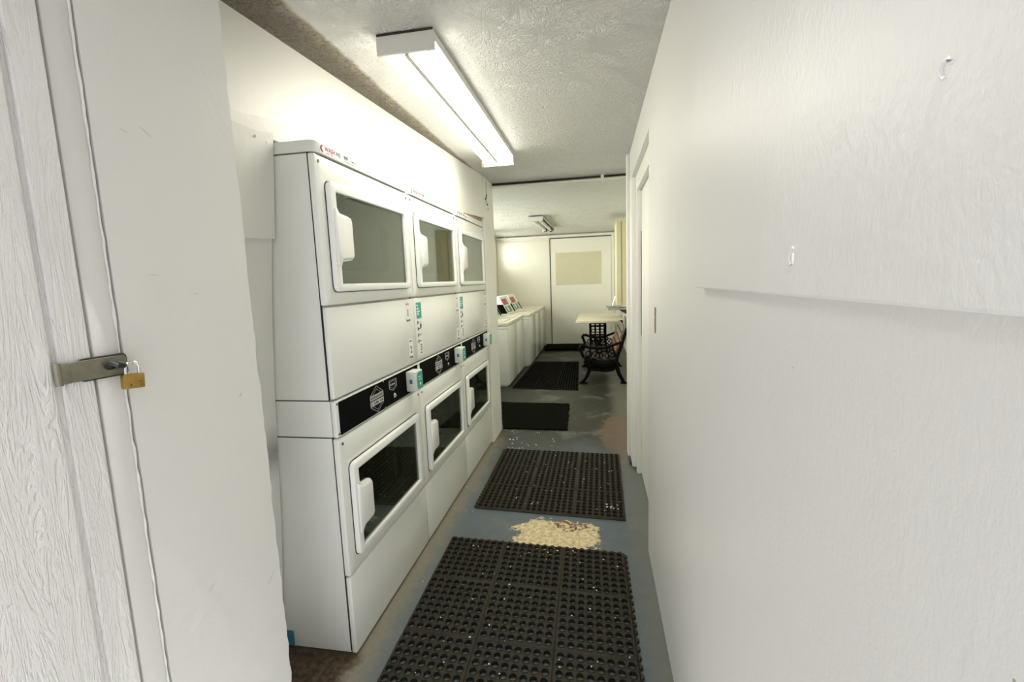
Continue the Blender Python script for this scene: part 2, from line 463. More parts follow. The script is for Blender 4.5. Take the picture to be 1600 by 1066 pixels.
b = new(); bx(b, -1.80, -1.74, .5, 3.97, 0, CEIL); struct('wall_alcove', b, 'wallL', 'back of the dryer alcove')
b = new(); bx(b, -1.74, -1.25, .90, .93, 0, CEIL); struct('wall_alcove_side', b, 'wallL', 'end of the dryer alcove')
b = new()
bx(b, -1.98, -.855, 3.625, 3.96, 0, CEIL-.001, .004)
pier = struct('wall_pier', b, 'wallL', 'white wall end beside the third dryer')
b = new(); tube(b, [(-.8555, 3.715, 2.13), (-.8555, 3.708, 2.02), (-.8555, 3.722, 1.95)], [.0035, .0025, .0035], 6); tube(b, [(-.852, 3.66, 1.98), (-.852, 3.72, 2.03)], .004, 6)
disc(b, (-.856, 3.74, 1.955), (1, 0, 0), .006, .006); disc(b, (-.856, 3.745, 1.92), (1, 0, 0), .004, .006)
b2 = b; obj('crack', b2, 'dark', pier)
b = new(); quadbox(b, [(-.856, 3.80, 1.385), (-.856, 3.88, 1.25), (-.856, 3.78, 1.25)], (.004, 0, 0)); obj('splinter', b, 'wallL', pier)

# right wall with the recessed doorway
XR = .236
b = new(); bx(b, XR, XR+.10, -1.2, 2.185, 0, CEIL); struct('wall_right', b, 'wallR', 'white painted wall along the right side')
b = new(); bx(b, XR, XR+.10, 2.185, 3.43, 1.972, CEIL); struct('wall_over_door', b, 'wallR', 'white wall over the recessed door')
b = new(); bx(b, XR-.002, XR+.06, 3.16, 3.43, .02, 1.972, .004); bx(b, .216, XR, 3.34, 3.43, .03, CEIL-.001, .004)
struct('trim_3', b, 'trim', 'white door casing at the end of the right wall')
b = new()
plate(b, [(2.19, 0), (2.29, 0), (2.29, 1.875), (3.10, 1.875), (3.10, .0), (3.16, 0), (3.16, 1.971), (2.19, 1.971)], [], .262, .33, 'x', .004)
struct('trim_4', b, 'trim', 'inner frame of the recessed right-hand door')
b = new(); bx(b, .290, .325, 2.292, 3.095, .006, 1.868, .003)
d1 = struct('door_1', b, 'trim', 'flat white door recessed in the right wall')
b = new(); bx(b, .2875, .290, 3.088, 3.094, .95, 1.62); obj('gap_strip', b, 'dark', d1)
b = new(); bx(b, XR, XR+.9, 3.43, 3.47, 0, CEIL); struct('wall_partition', b, 'trim', 'back side of the doorway partition')
b = new()   # big board fixed on the right wall
plate(b, [(-.9, 1.302), (1.09, 1.302), (1.105, 1.80), (1.125, 2.158), (-.9, 2.158)], [], XR-.0005, XR-.020, 'x', .003)
rpan = struct('trim_5', b, 'wallR', 'large painted board fixed across the upper right wall')
# back room shell
b = new(); bx(b, .52, .58, 3.47, 9.4, 0, 2.3); struct('wall_back_right', b, 'backwall', 'right wall of the back room')
b = new()
plate(b, [(3.96, 0), (9.4, 0), (9.4, 2.3), (3.96, 2.3)], [[(8.30, 1.62), (9.15, 1.62), (9.15, 2.08), (8.30, 2.08)], [(4.60, 1.10), (7.60, 1.10), (7.60, 2.06), (4.60, 2.06)]], -2.04, -1.98, 'x')
struct('wall_back_left', b, 'backwall', 'left wall of the back room')
b = new()
plate(b, rr(8.30, 9.15, 1.62, 2.08, .004), [rr(8.34, 9.11, 1.66, 2.04, .004)], -2.03, -1.975, 'x', .003)
w1 = struct('window_1', b, 'trim', 'louvre window high in the left wall of the back room')
for i in range(5):
    b = new(); quadbox(b, [(-2.03, 8.34, 1.69+i*.075), (-2.03, 9.11, 1.69+i*.075), (-1.985, 9.11, 1.715+i*.075), (-1.985, 8.34, 1.715+i*.075)], (0, 0, .004))
    obj('louvre', b, 'pane', w1)
b = new(); plate(b, rr(4.60, 7.60, 1.10, 2.06, .004), [rr(4.64, 6.08, 1.14, 2.02, .004), rr(6.12, 7.56, 1.14, 2.02, .004)], -2.03, -1.975, 'x', .003)  # unseen window, added so the fill light can enter the room
w2 = struct('window_2', b, 'trim', 'wide unseen window added to light the back room, above the washers')
b = new(); bx(b, -2.012, -2.008, 4.62, 7.58, 1.12, 2.04); obj('pane', b, 'pane', w2)
b = new(); bx(b, -2.04, .58, 9.33, 9.40, 0, 2.3); struct('wall_far', b, 'backwall', 'far wall of the back room')
b = new(); bx(b, -1.96, -.90, 9.312, 9.33, .03, 2.12, .003); bx(b, -1.975, -1.955, 9.30, 9.33, .8, 2.12)
struct('trim_6', b, 'backwall', 'pale wall panel left of the far door')
b = new(); bx(b, -1.97, .44, 9.28, 9.33, 2.160, 2.212, .005); struct('trim_7', b, 'trim', 'white beam across the top of the far wall')
b = new(); bx(b, -.885, .30, 9.295, 9.328, .012, 2.140, .004)
d2 = struct('door_2', b, 'backwall', 'flat cream door in the far wall')
b = new(); bx(b, -.785, .105, 9.291, 9.296, 1.228, 1.862); obj('beige_panel', b, 'beige', d2)
b = new(); bx(b, -.895, -.884, 9.290, 9.328, .01, 2.148); bx(b, -.89, .31, 9.290, 9.328, 2.142, 2.153); obj('door_gap', b, 'dark', d2)
b = new(); bx(b, .305, .36, 9.285, 9.33, .0, 2.16, .004); bx(b, .375, .47, 9.30, 9.33, 0, 2.16, .004); struct('trim_8', b, 'backwall', 'frame post right of the far door')

# ------------------------------------------------------------------ closet with the padlocked door, left foreground
ANG = R(5)
def on_closet(s, z, o=0):
    d = Vector((math.sin(ANG), math.cos(ANG), 0)); nrm = Vector((math.cos(ANG), -math.sin(ANG), 0))
    return Vector((-.9, 1.08, z)) + d*s + nrm*o
def closet_frame(s, z, o=0):     # local x = out of the face, y = along, z = up
    m = Matrix.Rotation(-ANG, 4, 'Z'); m.translation = on_closet(s, z, o); return m
CF = closet_frame(0, 0)
def closet_obj(name, bm, mat, parent=None, smooth=None):
    bm.transform(CF); return obj(name, bm, mat, parent, smooth)
random.seed(3)
b = new()
zs = [i*.03 for i in range(74)]
prof = [(-.326, 0)]+[(-.0+random.uniform(-.0035, .0025), z) for z in zs]+[(-.326, 2.19)]
plate(b, prof, [], -.05, 0, 'x')
bx(b, -.20, -.05, -.06, -.02, 0, 2.19)
o = closet_obj('wall_closet', b, 'closet'); o['kind'] = 'structure'; o['category'] = 'wall'; o['label'] = 'white closet wall panel right of the padlocked door'
cl = o
for i, (px, pz, dy, dz) in enumerate(((-.262, 1.372, .028, -.001), (-.235, 1.675, .022, -.016), (-.275, 1.66, .015, -.006), (-.215, .62, .020, .022), (-.16, 1.33, .012, -.002), (-.07, 1.06, .010, .012), (-.05, .52, .03, .03))):
    b = new(); tube(b, [(.0002, px, pz), (.0006, px+dy*.5, pz+dz*.5+.001), (.0002, px+dy, pz+dz)], [.0004, .0009, .0004], 6); closet_obj('scratch', b, 'scuff', cl)
b = new()     # jamb board between the door gap and the panel, with a paint bead on its edge
bx(b, -.05, -.004, -.3775, -.33, 0, 2.19, .002)
zz = [i*.02 for i in range(110)]
tube(b, [(-.0018, -.3325+random.uniform(-.0010, .0010), z) for z in zz], [.0018+random.uniform(-.0006, .0014) for z in zz], 6)
o = closet_obj('trim_9', b, 'closet', smooth=50); o['kind'] = 'structure'; o['category'] = 'trim'; o['label'] = 'jamb board right of the padlocked door'
b = new()
bx(b, -.03, .004, -1.6, -.4470, 0, 2.19, .003); bx(b, -.03, .003, -.4365, -.3855, 0, 2.19, .003); bx(b, -.03, -.003, -.447, -.436, 0, 2.19)
o = closet_obj('door_3', b, 'grain'); o['kind'] = 'structure'; o['category'] = 'door'; o['label'] = 'white wood-grained closet door held by a hasp and padlock'
b = new(); bx(b, -.05, -.031, -.40, -.36, 0, 2.19); o2 = closet_obj('gap_filler', b, 'rawwood', None); o2.parent = o
b = new(); bx(b, -.06, -.03, -2.2, -1.6, 0, 2.19); o = closet_obj('wall_closet_near', b, 'closet'); o['kind'] = 'structure'; o['category'] = 'wall'; o['label'] = 'closet wall behind the camera'

# hasp
h = thing('hasp', 'weathered grey metal hasp bridging the gap of the white closet door', 'hasp')
h.matrix_world = closet_frame(-.40, 1.197, .004)
b = new(); plate(b, rr(-.028, .069, -.0185, .0185, .006), [rr(.030, .050, -.006, .006, .0055)], .004, .0075, 'x', .001); obj('strap_leaf', b, 'hasp', h)
b = new(); tube(b, [(.0055, -.044, -.020), (.0055, -.044, .020)], .0058, 10); bx(b, .004, .009, -.044, -.026, -.0185, .0185, .001); obj('hinge_knuckle', b, 'hasp', h, 40)
b = new(); plate(b, rr(-.010, .073, -.0215, .0215, .008), [], -.003, .0035, 'x', .001); obj('back_plate', b, 'hasp_dark', h)
b = new()
st = [(.004, .033, .001), (.010, .032, .003), (.016, .034, .005), (.021, .042, .004), (.021, .052, .0), (.016, .058, -.002), (.004, .057, -.003)]
tube(b, st, [.0048, .0055, .0065, .007, .0065, .0055, .0048], 10); obj('staple', b, 'hasp_dark', h, 50)
# padlock
pk = thing('padlock', 'small worn brass padlock hanging from the hasp staple', 'padlock')
pk.matrix_world = closet_frame(-.335, 1.165, .026) @ Matrix.Rotation(R(-9), 4, 'Z') @ Matrix.Rotation(R(-4), 4, 'X')
b = new(); bx(b, -.0065, .0065, -.0185, .0185, -.0165, .0125, .0022); obj('lock_body', b, 'brass', pk, 40)
b = new()
pts = [(0, -.0115, .012), (0, -.0115, .024)]+[(0, -.0115*math.cos(R(a)), .024+.0115*math.sin(R(a))) for a in range(15, 180, 15)]+[(0, .0115, .024), (0, .0115, .012)]
tube(b, pts, .0028, 8); obj('shackle', b, 'chrome', pk, 50)
b = new(); disc(b, (.006, -.006, -.009), (1, 0, 0), .0016, .001, 8); disc(b, (.006, .012, -.010), (1, 0, 0), .0013, .001, 8); disc(b, (.006, .010, -.003), (1, 0, 0), .0012, .001, 8); obj('pit_marks', b, 'dark', pk)

# ------------------------------------------------------------------ stacked dryers
DW = .737
def notch_hole(y0, y1, z0, z1, hy, hz0, hz1):
    r = .012
    pts = [(y1, z0), (y1, z1), (y0, z1)]
    # notch on the left for the handle, with slanted shoulders
    pts += [(y0, hz1+.022), (y0+.012, hz1+.006), (hy-.014, hz1), (hy-.003, hz1-.006), (hy, hz1-.018), (hy, hz0+.018), (hy-.003, hz0+.006), (hy-.014, hz0), (y0+.012, hz0-.006), (y0, hz0-.022), (y0, z0)]
    return pts
def dryer_door(root, z0, z1, lower):
    y0, y1 = .048, .682
    gz0, gz1 = z0+.026, z1-.030
    hz0, hz1 = (z0+z1)/2-.075, (z0+z1)/2+.078
    hy = .165
    b = new(); plate(b, rr(y0, y1, z0, z1, .022), [notch_hole(.082, .642, gz0, gz1, hy, hz0, hz1)], .002, .020, 'x', .005)
    d = obj('lower_door' if lower else 'upper_door', b, 'plastic', root, 40)
    b = new(); bx(b, .006, .009, .078, .646, gz0-.004, gz1+.004); obj('door_glass', b, 'door_glass', d)
    # handle grip: rounded paddle standing proud
    b = new(); plate(b, [(.060, hz0-.016), (.088, hz0+.001), (hy-.012, hz0+.006), (hy-.003, hz0+.018), (hy-.003, hz1-.018), (hy-.012, hz1-.005), (.088, hz1), (.060, hz1+.016)], [], .012, .028, 'x', .007)
    obj('handle', b, 'plastic', d, 50)
    # window liner: tapering tub behind the glass
    b = new()
    f = rr(.075, .650, gz0-.008, gz1+.008, .01, 4); g = rr(.135, .60, gz0+.05, gz1-.055, .04, 4)
    va = [b.verts.new((-.002, u, v)) for u, v in f]; vb = [b.verts.new((-.05, u, v)) for u, v in g]
    for i in range(len(f)): b.faces.new((va[i], va[(i+1) % len(f)], vb[(i+1) % len(f)], vb[i]))
    obj('window_liner', b, 'liner', d, 35)
    b = new(); plate(b, rr(.125, .61, gz0+.04, gz1-.045, .045, 4), [], -.062, -.053, 'x', .004); obj('inner_window', b, 'inner_pane', d)
    for hz in (z0+.06, z1-.075):
        b = new(); bx(b, .001, .012, y1+.002, y1+.011, hz-.024, hz+.024, .002); tube(b, [(.010, y1+.003, hz-.02), (.010, y1+.003, hz+.02)], .004, 8); obj('hinge', b, 'hinge', d)
    return d
def front_panel(root, name, z0, z1, hole=None):
    b = new(); plate(b, rr(0, DW, z0, z1, .005, 2), [hole] if hole else [], -.020, 0, 'x')
    # rolled vertical edges
    b2 = bmesh.new()
    for v in b.verts:
        if v.co.x > -.001:
            e = min(v.co.y, DW-v.co.y)
            if e < .006: v.co.x -= .006
    return obj(name, b, 'enamel', root)
def ticks(bm, x, y, z, w, h, rnd, n=5):
    """small illegible print: a row of little strokes"""
    s = w/n
    for i in range(n):
        if rnd.random() < .12: continue
        bx(bm, x, x+.0005, y+i*s, y+i*s+s*rnd.uniform(.45, .8), z+h*rnd.uniform(0, .15), z+h*rnd.uniform(.8, 1))
def make_dryer(y0, label, kind):
    rnd = random.Random(11)
    root = thing('stacked_dryer', label, 'dryer', (-.87, y0, 0), 0, 'stacked coin laundry dryers')
    b = new()    # cabinet shell
    bx(b, -.70, -.022, 0, .012, .012, 1.758, .004); bx(b, -.70, -.022, DW-.012, DW, .012, 1.758, .004)
    bx(b, -.70, -.688, .012, DW-.012, .012, 1.758); bx(b, -.688, -.026, .012, DW-.012, .012, .03); bx(b, -.688, -.026, .012, DW-.012, .80, .97); bx(b, -.688, -.026, .012, DW-.012, 1.73, 1.755)
    bx(b, -.030, -.024, .012, DW-.012, .012, .35); bx(b, -.030, -.024, .012, DW-.012, .80, 1.30); bx(b, -.030, -.024, .012, DW-.012, 1.69, 1.755)
    obj('cabinet', b, 'enamel_side', root, 40)
    b = new()    # side seams of the lower unit
    for z in (.822, .952): bx(b, -.70, -.020, -.0012, .002, z-.0018, z+.0018)
    bx(b, -.0235, -.0205, -.001, .006, .02, .822); bx(b, -.0235, -.0205, -.001, .006, .952, 1.76)
    obj('side_seam', b, 'dark', root)
    # drums
    for zc, m in ((1.49, 'steel'), (.54, 'steel')):
        b = new()
        ring = [(-.115, .235), (-.125, .27), (-.60, .27), (-.62, .10), (-.62, .001)]
        n = 28; prev = None
        for x, r in ring:
            cur = [b.verts.new((x, DW/2+r*math.cos(2*PI*k/n), zc+r*.78*math.sin(2*PI*k/n))) for k in range(n)]
            if prev:
                for k in range(n): b.faces.new((prev[k], prev[(k+1) % n], cur[(k+1) % n], cur[k]))
            prev = cur
        obj('drum', b, m, root, 50)
    # front panels
    b = new(); bx(b, -.021, 0, 0, DW, .010, .306, .006); obj('toe_panel', b, 'enamel', root, 40)
    b = new(); bx(b, -.020, 0, 0, DW, .956, 1.268, .007); obj('middle_panel', b, 'enamel', root, 40)
    b = new(); bx(b, -.020, 0, 0, DW, .822, .950, .006)
    con = obj('console', b, 'enamel', root, 40)
    for nm, z0, z1, dz0, dz1 in (('upper_panel', 1.274, 1.758, 1.318, 1.680), ('lower_panel', .311, .817, .362, .712)):
        b = new(); plate(b, rr(0, DW, z0, z1, .006, 3), [rr(.066, .660, dz0+.014, dz1-.014, .01, 3)], -.020, 0, 'x', .006)
        p = obj(nm, b, 'enamel', root, 40)
        b = new(); plate(b, rr(.045, .685, dz0-.003, dz1+.003, .024), [rr(.068, .658, dz0+.018, dz1-.018, .02)], .0002, .0016, 'x'); obj('gasket', b, 'dark', p)
        for yy in (.022, DW-.022):
            b = new(); disc(b, (-.001, yy, z1-.022), (1, 0, 0), .0055, .003, 10); obj('screw', b, 'screw', p, 40)
    dryer_door(root, 1.318, 1.680, False); dryer_door(root, .362, .712, True)
    # cap
    b = new(); plate(b, rr(-.70, .006, 0, DW, .03, 5), [], 1.762, 1.800, 'z', .008); obj('top_cap', b, 'cap', root, 40)
    lx = .0062
    b = new(); bx(b, lx, lx+.0006, .028, .262, 1.766, 1.793); lab = obj('name_label', b, 'label', root)
    b = new()
    for rad in (.0105, .0075):
        pts = [(lx+.0008, .043+rad*math.cos(R(a)), 1.7795+rad*math.sin(R(a))) for a in range(70, 300, 15)]
        tube(b, pts, [.0006+.0012*math.sin(PI*i/(len(pts)-1)) for i in range(len(pts))], 6)
    lettering(b, 'WASH', .021, lx+.001, .056, 1.7755)
    ticks(b, lx+.0006, .062, 1.769, .05, .003, rnd, 7)
    obj('red_lettering', b, 'red_print', lab)
    b = new(); lettering(b, 'VXJ', .018, lx+.001, .122, 1.7765); obj('code_lettering', b, 'black_print', lab)
    b = new(); lettering(b, '909', .019, lx+.001, .172, 1.776); ticks(b, lx+.0006, .215, 1.777, .04, .006, rnd, 9); ticks(b, lx+.0006, .175, 1.769, .075, .003, rnd, 14)
    obj('number_lettering', b, 'black_print', lab)
    # console: black fascia, badge, shield, button, reader
    b = new(); plate(b, rr(.016, .724, .828, .944, .004, 3), [], 0, .0022, 'x'); fas = obj('fascia', b, 'black', con)
    x1 = .0026
    b = new()
    hexo = [(.235, .905), (.290, .938), (.345, .905)]; tube(b, [(x1, u, v) for u, v in hexo], .0011, 5)
    hexi = [(.255, .905), (.290, .926), (.325, .905)]; tube(b, [(x1, u, v) for u, v in hexi], .0007, 5)
    hexo = [(.235, .862), (.290, .832), (.345, .862)]; tube(b, [(x1, u, v) for u, v in hexo], .0011, 5)
    hexi = [(.255, .862), (.290, .842), (.325, .862)]; tube(b, [(x1, u, v) for u, v in hexi], .0007, 5)
    bx(b, .0022, .0030, .234, .346, .8865, .9055); bx(b, .0022, .0030, .234, .346, .863, .882)
    bad = obj('badge', b, 'grey_print', fas)
    b = new()
    for zz0 in (.8905, .867):
        ticks(b, .0031, .239, zz0, .102, .011, rnd, 8)
    obj('badge_lettering', b, 'black_print', bad)
    b = new()
    sh = [(.405, .930), (.475, .930), (.475, .897), (.440, .884), (.405, .897), (.405, .930)]; tube(b, [(x1, u, v) for u, v in sh], .0012, 5)
    sh = [(.412, .924), (.468, .924), (.468, .902), (.440, .892), (.412, .902), (.412, .924)]; tube(b, [(x1, u, v) for u, v in sh], .0007, 5)
    ticks(b, .0024, .418, .906, .044, .009, rnd, 5); obj('shield_emblem', b, 'grey_print', fas)
    b = new(); disc(b, (.002, .440, .862), (1, 0, 0), .0105, .006, 16); disc(b, (.008, .440, .862), (1, 0, 0), .006, .005, 14); obj('start_button', b, 'chrome', fas, 40)
    for yy, zz in ((.352, .941), (.352, .832)):
        b = new(); disc(b, (.002, yy, zz), (1, 0, 0), .0028, .002, 8); obj('screw', b, 'chrome', fas, 40)
    for yy in (.008, DW-.007):
        for zz in (.834, .939):
            b = new(); disc(b, (-.001, yy, zz), (1, 0, 0), .004, .003, 8); obj('screw', b, 'screw', con, 40)
    b = new(); bx(b, .002, .052, .578, .662, .842, .936, .006); rd = obj('card_reader', b, 'reader', con, 40)
    b = new(); plate(b, rr(.592, .658, .850, .930, .020), [], .0521, .0535, 'x'); fc = obj('reader_face', b, 'teal', rd)
    b = new(); bx(b, .0536, .0542, .606, .630, .905, .909); bx(b, .0536, .0542, .606, .640, .893, .896); disc(b, (.0535, .625, .872), (1, 0, 0), .007, .0008, 12); obj('reader_print', b, 'white_print', fc)
    b = new(); bx(b, .020, .034, .5775, .5785, .880, .900); obj('blue_sticker', b, 'teal_tape', rd)
    # number stickers on the middle panel
    def number(num, yc, zc, red=True):
        b = new(); bx(b, .0002, .0010, yc-.024, yc+.024, zc-.047, zc+.047); s = obj('number_sticker', b, 'label', root)
        b = new(); lettering(b, num, .046, .0014, yc-.012, zc-.018); ticks(b, .0011, yc-.022, zc-.043, .046, .011, rnd, 6); obj('number', b, 'black_print', s)
        b = new(); ticks(b, .0011, yc-.016, zc+.034, .032, .009, rnd, 4); obj('red_word', b, 'red_print', s)
    if kind == 1: number('1', .655, 1.205); number('2', .668, 1.030)
    else:
        number('1', .690, 1.20); number('2', .690, 1.02)
        b = new(); bx(b, .0002, .0010, .012, .078, .985, 1.245); s = obj('instruction_sticker', b, 'label', root)
        b = new(); bx(b, .0011, .0016, .012, .078, 1.166, 1.245); tp = obj('teal_heading', b, 'teal', s)
        b = new()
        for i, (zz, w, nn) in enumerate(((1.226, .034, 3), (1.210, .040, 4), (1.196, .044, 4), (1.183, .030, 3))): ticks(b, .0017, .018, zz, w, .010, rnd, nn)
        obj('heading_lettering', b, 'white_print', tp)
        b = new()
        for i in range(4): bx(b, .0011, .0016, .018, .030, 1.138-i*.031, 1.154-i*.031)
        bx(b, .0011, .0016, .052, .070, 1.118, 1.138)
        for i in range(4): ticks(b, .0011, .034, 1.143-i*.031, .030, .006, rnd, 5)
        obj('step_icons', b, 'black_print', s)
        b = new(); lettering(b, '3', .046, .0014, .040, 1.005); obj('number', b, 'black_print', s)
        b = new(); ticks(b, .0011, .036, .990, .030, .009, rnd, 4); obj('red_word', b, 'red_print', s)
    return root
make_dryer(1.380, 'white stacked dryer nearest the camera, beside the closet wall', 1)
make_dryer(2.1245, 'middle white stacked dryer of the three, with a green instruction sticker', 2)
make_dryer(2.869, 'farthest white stacked dryer, beside the white wall end and under the wood shim', 3)
b = new(); quadbox(b, [(-.905, 3.12, 1.803), (-.905, 3.60, 1.803), (-.905, 3.60, 1.830), (-.905, 3.12, 1.808)], (.03, 0, 0)); tag(obj('wood_shim', b, 'rawwood'), 'thin bare brown wood sliver lying on top of the farthest dryer', 'wood shim')
b = new(); bx(b, -1.19, -1.12, 1.371, 1.379, .02, .075, .001); tag(obj('blue_tape', b, 'teal_tape'), 'scrap of blue tape stuck low on the side of the nearest dryer', 'tape')

# ------------------------------------------------------------------ rubber mats with holes
def rubber_hole_mat(name, corners, nx, ny, k, label, group, tabs=(), thick=.012, mat='rubber'):
    """corners: far-left, far-right, near-right, near-left (x,y). nx*ny tiles of k*k holes"""
    b = new()
    FL, FR, NR, NL = [Vector((x, y)) for x, y in corners]
    org = (FL+FR+NR+NL)/4
    def uv(u, v):
        p = (NL*(1-u)+NR*u)*(1-v)+(FL*(1-u)+FR*u)*v - org
        return p
    gm = .022      # tile margin as a share of the tile
    S = 8
    for ti in range(nx):
        for tj in range(ny):
            U0, U1 = ti/nx, (ti+1)/nx; V0, V1 = tj/ny, (tj+1)/ny
            gu, gv = gm/nx, gm/ny
            au0, au1, av0, av1 = U0+gu, U1-gu, V0+gv, V1-gv
            # rim strips: a groove between tiles
            def q(u0, u1, v0, v1, za, zb, vert):
                pts = [(u0, v0), (u1, v0), (u1, v1), (u0, v1)]
                hs = [za, zb, zb, za] if vert else [za, za, zb, zb]
                b.faces.new([b.verts.new((*uv(u, v), h)) for (u, v), h in zip(pts, hs)])
            lo = lambda edge: thick*.45 if edge else thick*.45
            q(U0, au0, av0, av1, thick*.4, thick, True); q(au1, U1, av0, av1, thick, thick*.4, True)
            q(au0, au1, V0, av0, thick*.4, thick, False); q(au0, au1, av1, V1, thick, thick*.4, False)
            for (u0, u1, v0, v1) in ((U0, au0, V0, av0), (au1, U1, V0, av0), (U0, au0, av1, V1), (au1, U1, av1, V1)):
                pts = [(u0, v0), (u1, v0), (u1, v1), (u0, v1)]
                b.faces.new([b.verts.new((*uv(u, v), thick if (au0-1e-9 <= u <= au1+1e-9 and av0-1e-9 <= v <= av1+1e-9) else thick*.4)) for u, v in pts])
            du, dv = (au1-au0)/k, (av1-av0)/k
            for i in range(k):
                for j in range(k):
                    cu, cv = au0+(i+.5)*du, av0+(j+.5)*dv
                    sq = [(1, 0), (1, 1), (0, 1), (-1, 1), (-1, 0), (-1, -1), (0, -1), (1, -1)]
                    r0 = [b.verts.new((*uv(cu+a*du/2, cv+c*dv/2), thick)) for a, c in sq]
                    def ring(rad, h): return [b.verts.new((*uv(cu+rad*du*math.cos(2*PI*s/S), cv+rad*dv*math.sin(2*PI*s/S)), h)) for s in range(S)]
                    r1 = ring(.465, thick); r2 = ring(.44, thick+.0025); r3 = ring(.385, thick+.0022); r4 = ring(.35, thick*.4); r5 = ring(.35, .0012)
                    for A, B in ((r0, r1), (r1, r2), (r2, r3), (r3, r4), (r4, r5)):
                        for s in range(S): b.faces.new((A[s], A[(s+1) % S], B[(s+1) % S], B[s]))
    # outer skirt
    N_ = 12
    for (a, c) in (((0, 0), (1, 0)), ((1, 0), (1, 1)), ((1, 1), (0, 1)), ((0, 1), (0, 0))):
        p0, p1 = uv(*a), uv(*c)
        b.faces.new([b.verts.new((*p0, 0)), b.verts.new((*p1, 0)), b.verts.new((*p1, thick*.4)), b.verts.new((*p0, thick*.4))])
    bmesh.ops.remove_doubles(b, verts=list(b.verts), dist=1e-5)
    t = thing(name, label, 'floor mat', (org.x, org.y, .0005), 0, group)
    obj('perforated_sheet', b, mat, t, 35)
    # interlocking tabs along the given sides
    for side in tabs:
        n = nx*k if side in 'fn' else ny*k
        P = {'f': lambda q: uv(q, 1), 'n': lambda q: uv(q, 0), 'l': lambda q: uv(0, q), 'r': lambda q: uv(1, q)}[side]
        d = {'f': Vector((0, 1)), 'n': Vector((0, -1)), 'l': Vector((-1, 0)), 'r': Vector((1, 0))}[side]
        loop = [P(0)+d*.001, P(1)+d*.001]
        for i in reversed(range(n)):
            for o_, h_ in ((.80, .004), (.72, .010), (.58, .0135), (.42, .0135), (.28, .010), (.20, .004)): loop.append(P((i+o_)/n)+d*h_)
        b = new(); plate(b, [(p.x, p.y) for p in loop], [], 0, .009, 'z', .0015); obj('edge_tabs', b, 'rubber', t)
    return t
rubber_hole_mat('rubber_mat', [(-.763, 2.168), (.116, 2.126), (.134, 1.165), (-.745, 1.190)], 3, 3, 8, 'black perforated rubber mat nearest the camera, beside the scraped floor patch', 'perforated rubber mats', 'fr')
rubber_hole_mat('rubber_mat', [(-.727, 3.461), (.158, 3.414), (.146, 2.447), (-.721, 2.497)], 3, 3, 8, 'black perforated rubber mat before the two farther dryers, beyond the scraped patch', 'perforated rubber mats', 'l')
rubber_hole_mat('rubber_mat', [(-1.00, 7.42), (-.285, 7.40), (-.225, 5.46), (-1.055, 5.56)], 3, 3, 8, 'black ribbed rubber mat in front of the washers and bench', 'perforated rubber mats', '', mat='rubber_old')
def pile(name, pts, label, h=.012):
    b = new(); rnd = random.Random(5)
    loop = []
    for i in range(4):
        a, c = Vector(pts[i]), Vector(pts[(i+1) % 4])
        for j in range(24):
            p = a.lerp(c, j/24); loop.append((p.x+rnd.uniform(-.006, .006), p.y+rnd.uniform(-.006, .006)))
    plate(b, loop, [], .0005, h, 'z', .003)
    return tag(obj(name, b, 'pile'), label, 'floor mat')
pile('doormat', [(-1.05, 4.87), (-.295, 4.84), (-.265, 3.965), (-.85, 3.975)], 'flat dark brown-black doormat lying past the white wall end')
pile('doormat', [(-1.00, 9.24), (.10, 9.24), (.05, 8.62), (-.98, 8.62)], 'dark rumpled mat against the cream door in the far wall', .05)
# white flakes lying about
b = new(); rnd = random.Random(8)
def flake(x, y, z, s):
    n = 5; c = [b.verts.new((x+s*rnd.uniform(.5, 1)*math.cos(2*PI*i/n), y+s*rnd.uniform(.5, 1)*math.sin(2*PI*i/n), z+rnd.uniform(0, .002))) for i in range(n)]
    d = [b.verts.new(v.co-Vector((0, 0, .0012))) for v in c]
    b.faces.new(c); b.faces.new(d[::-1])
    for i in range(n): b.faces.new((c[i], d[i], d[(i+1) % n], c[(i+1) % n]))
M['flake'] = flat('white paint flake', (.80, .80, .76), .6)
for i in range(46): flake(rnd.uniform(-.70, .10), rnd.uniform(1.25, 2.12), .0175, rnd.uniform(.002, .006))
tag(obj('paint_flakes', b, 'flake'), 'white paint flakes scattered over the rubber mat nearest the camera', 'paint flakes', kind='stuff'); b = new()
for i in range(44): flake(rnd.uniform(-.60, .13), rnd.uniform(2.50, 3.40), .0175, rnd.uniform(.002, .006))
for i in range(9): flake(.075+rnd.uniform(-.03, .04), 2.575+rnd.uniform(-.03, .03), .0175, rnd.uniform(.004, .009))
tag(obj('paint_flakes', b, 'flake'), 'white paint flakes scattered over the second rubber mat', 'paint flakes', kind='stuff'); b = new()
for i in range(26): flake(rnd.uniform(-.80, -.30), rnd.uniform(3.50, 3.92), .0025, rnd.uniform(.003, .010))
for p in ((-.735, 3.70), (-.705, 3.69)): flake(*p, .0025, .014)
tag(obj('paint_flakes', b, 'flake'), 'white paint flakes on the bare floor beyond the second rubber mat', 'paint flakes', kind='stuff')

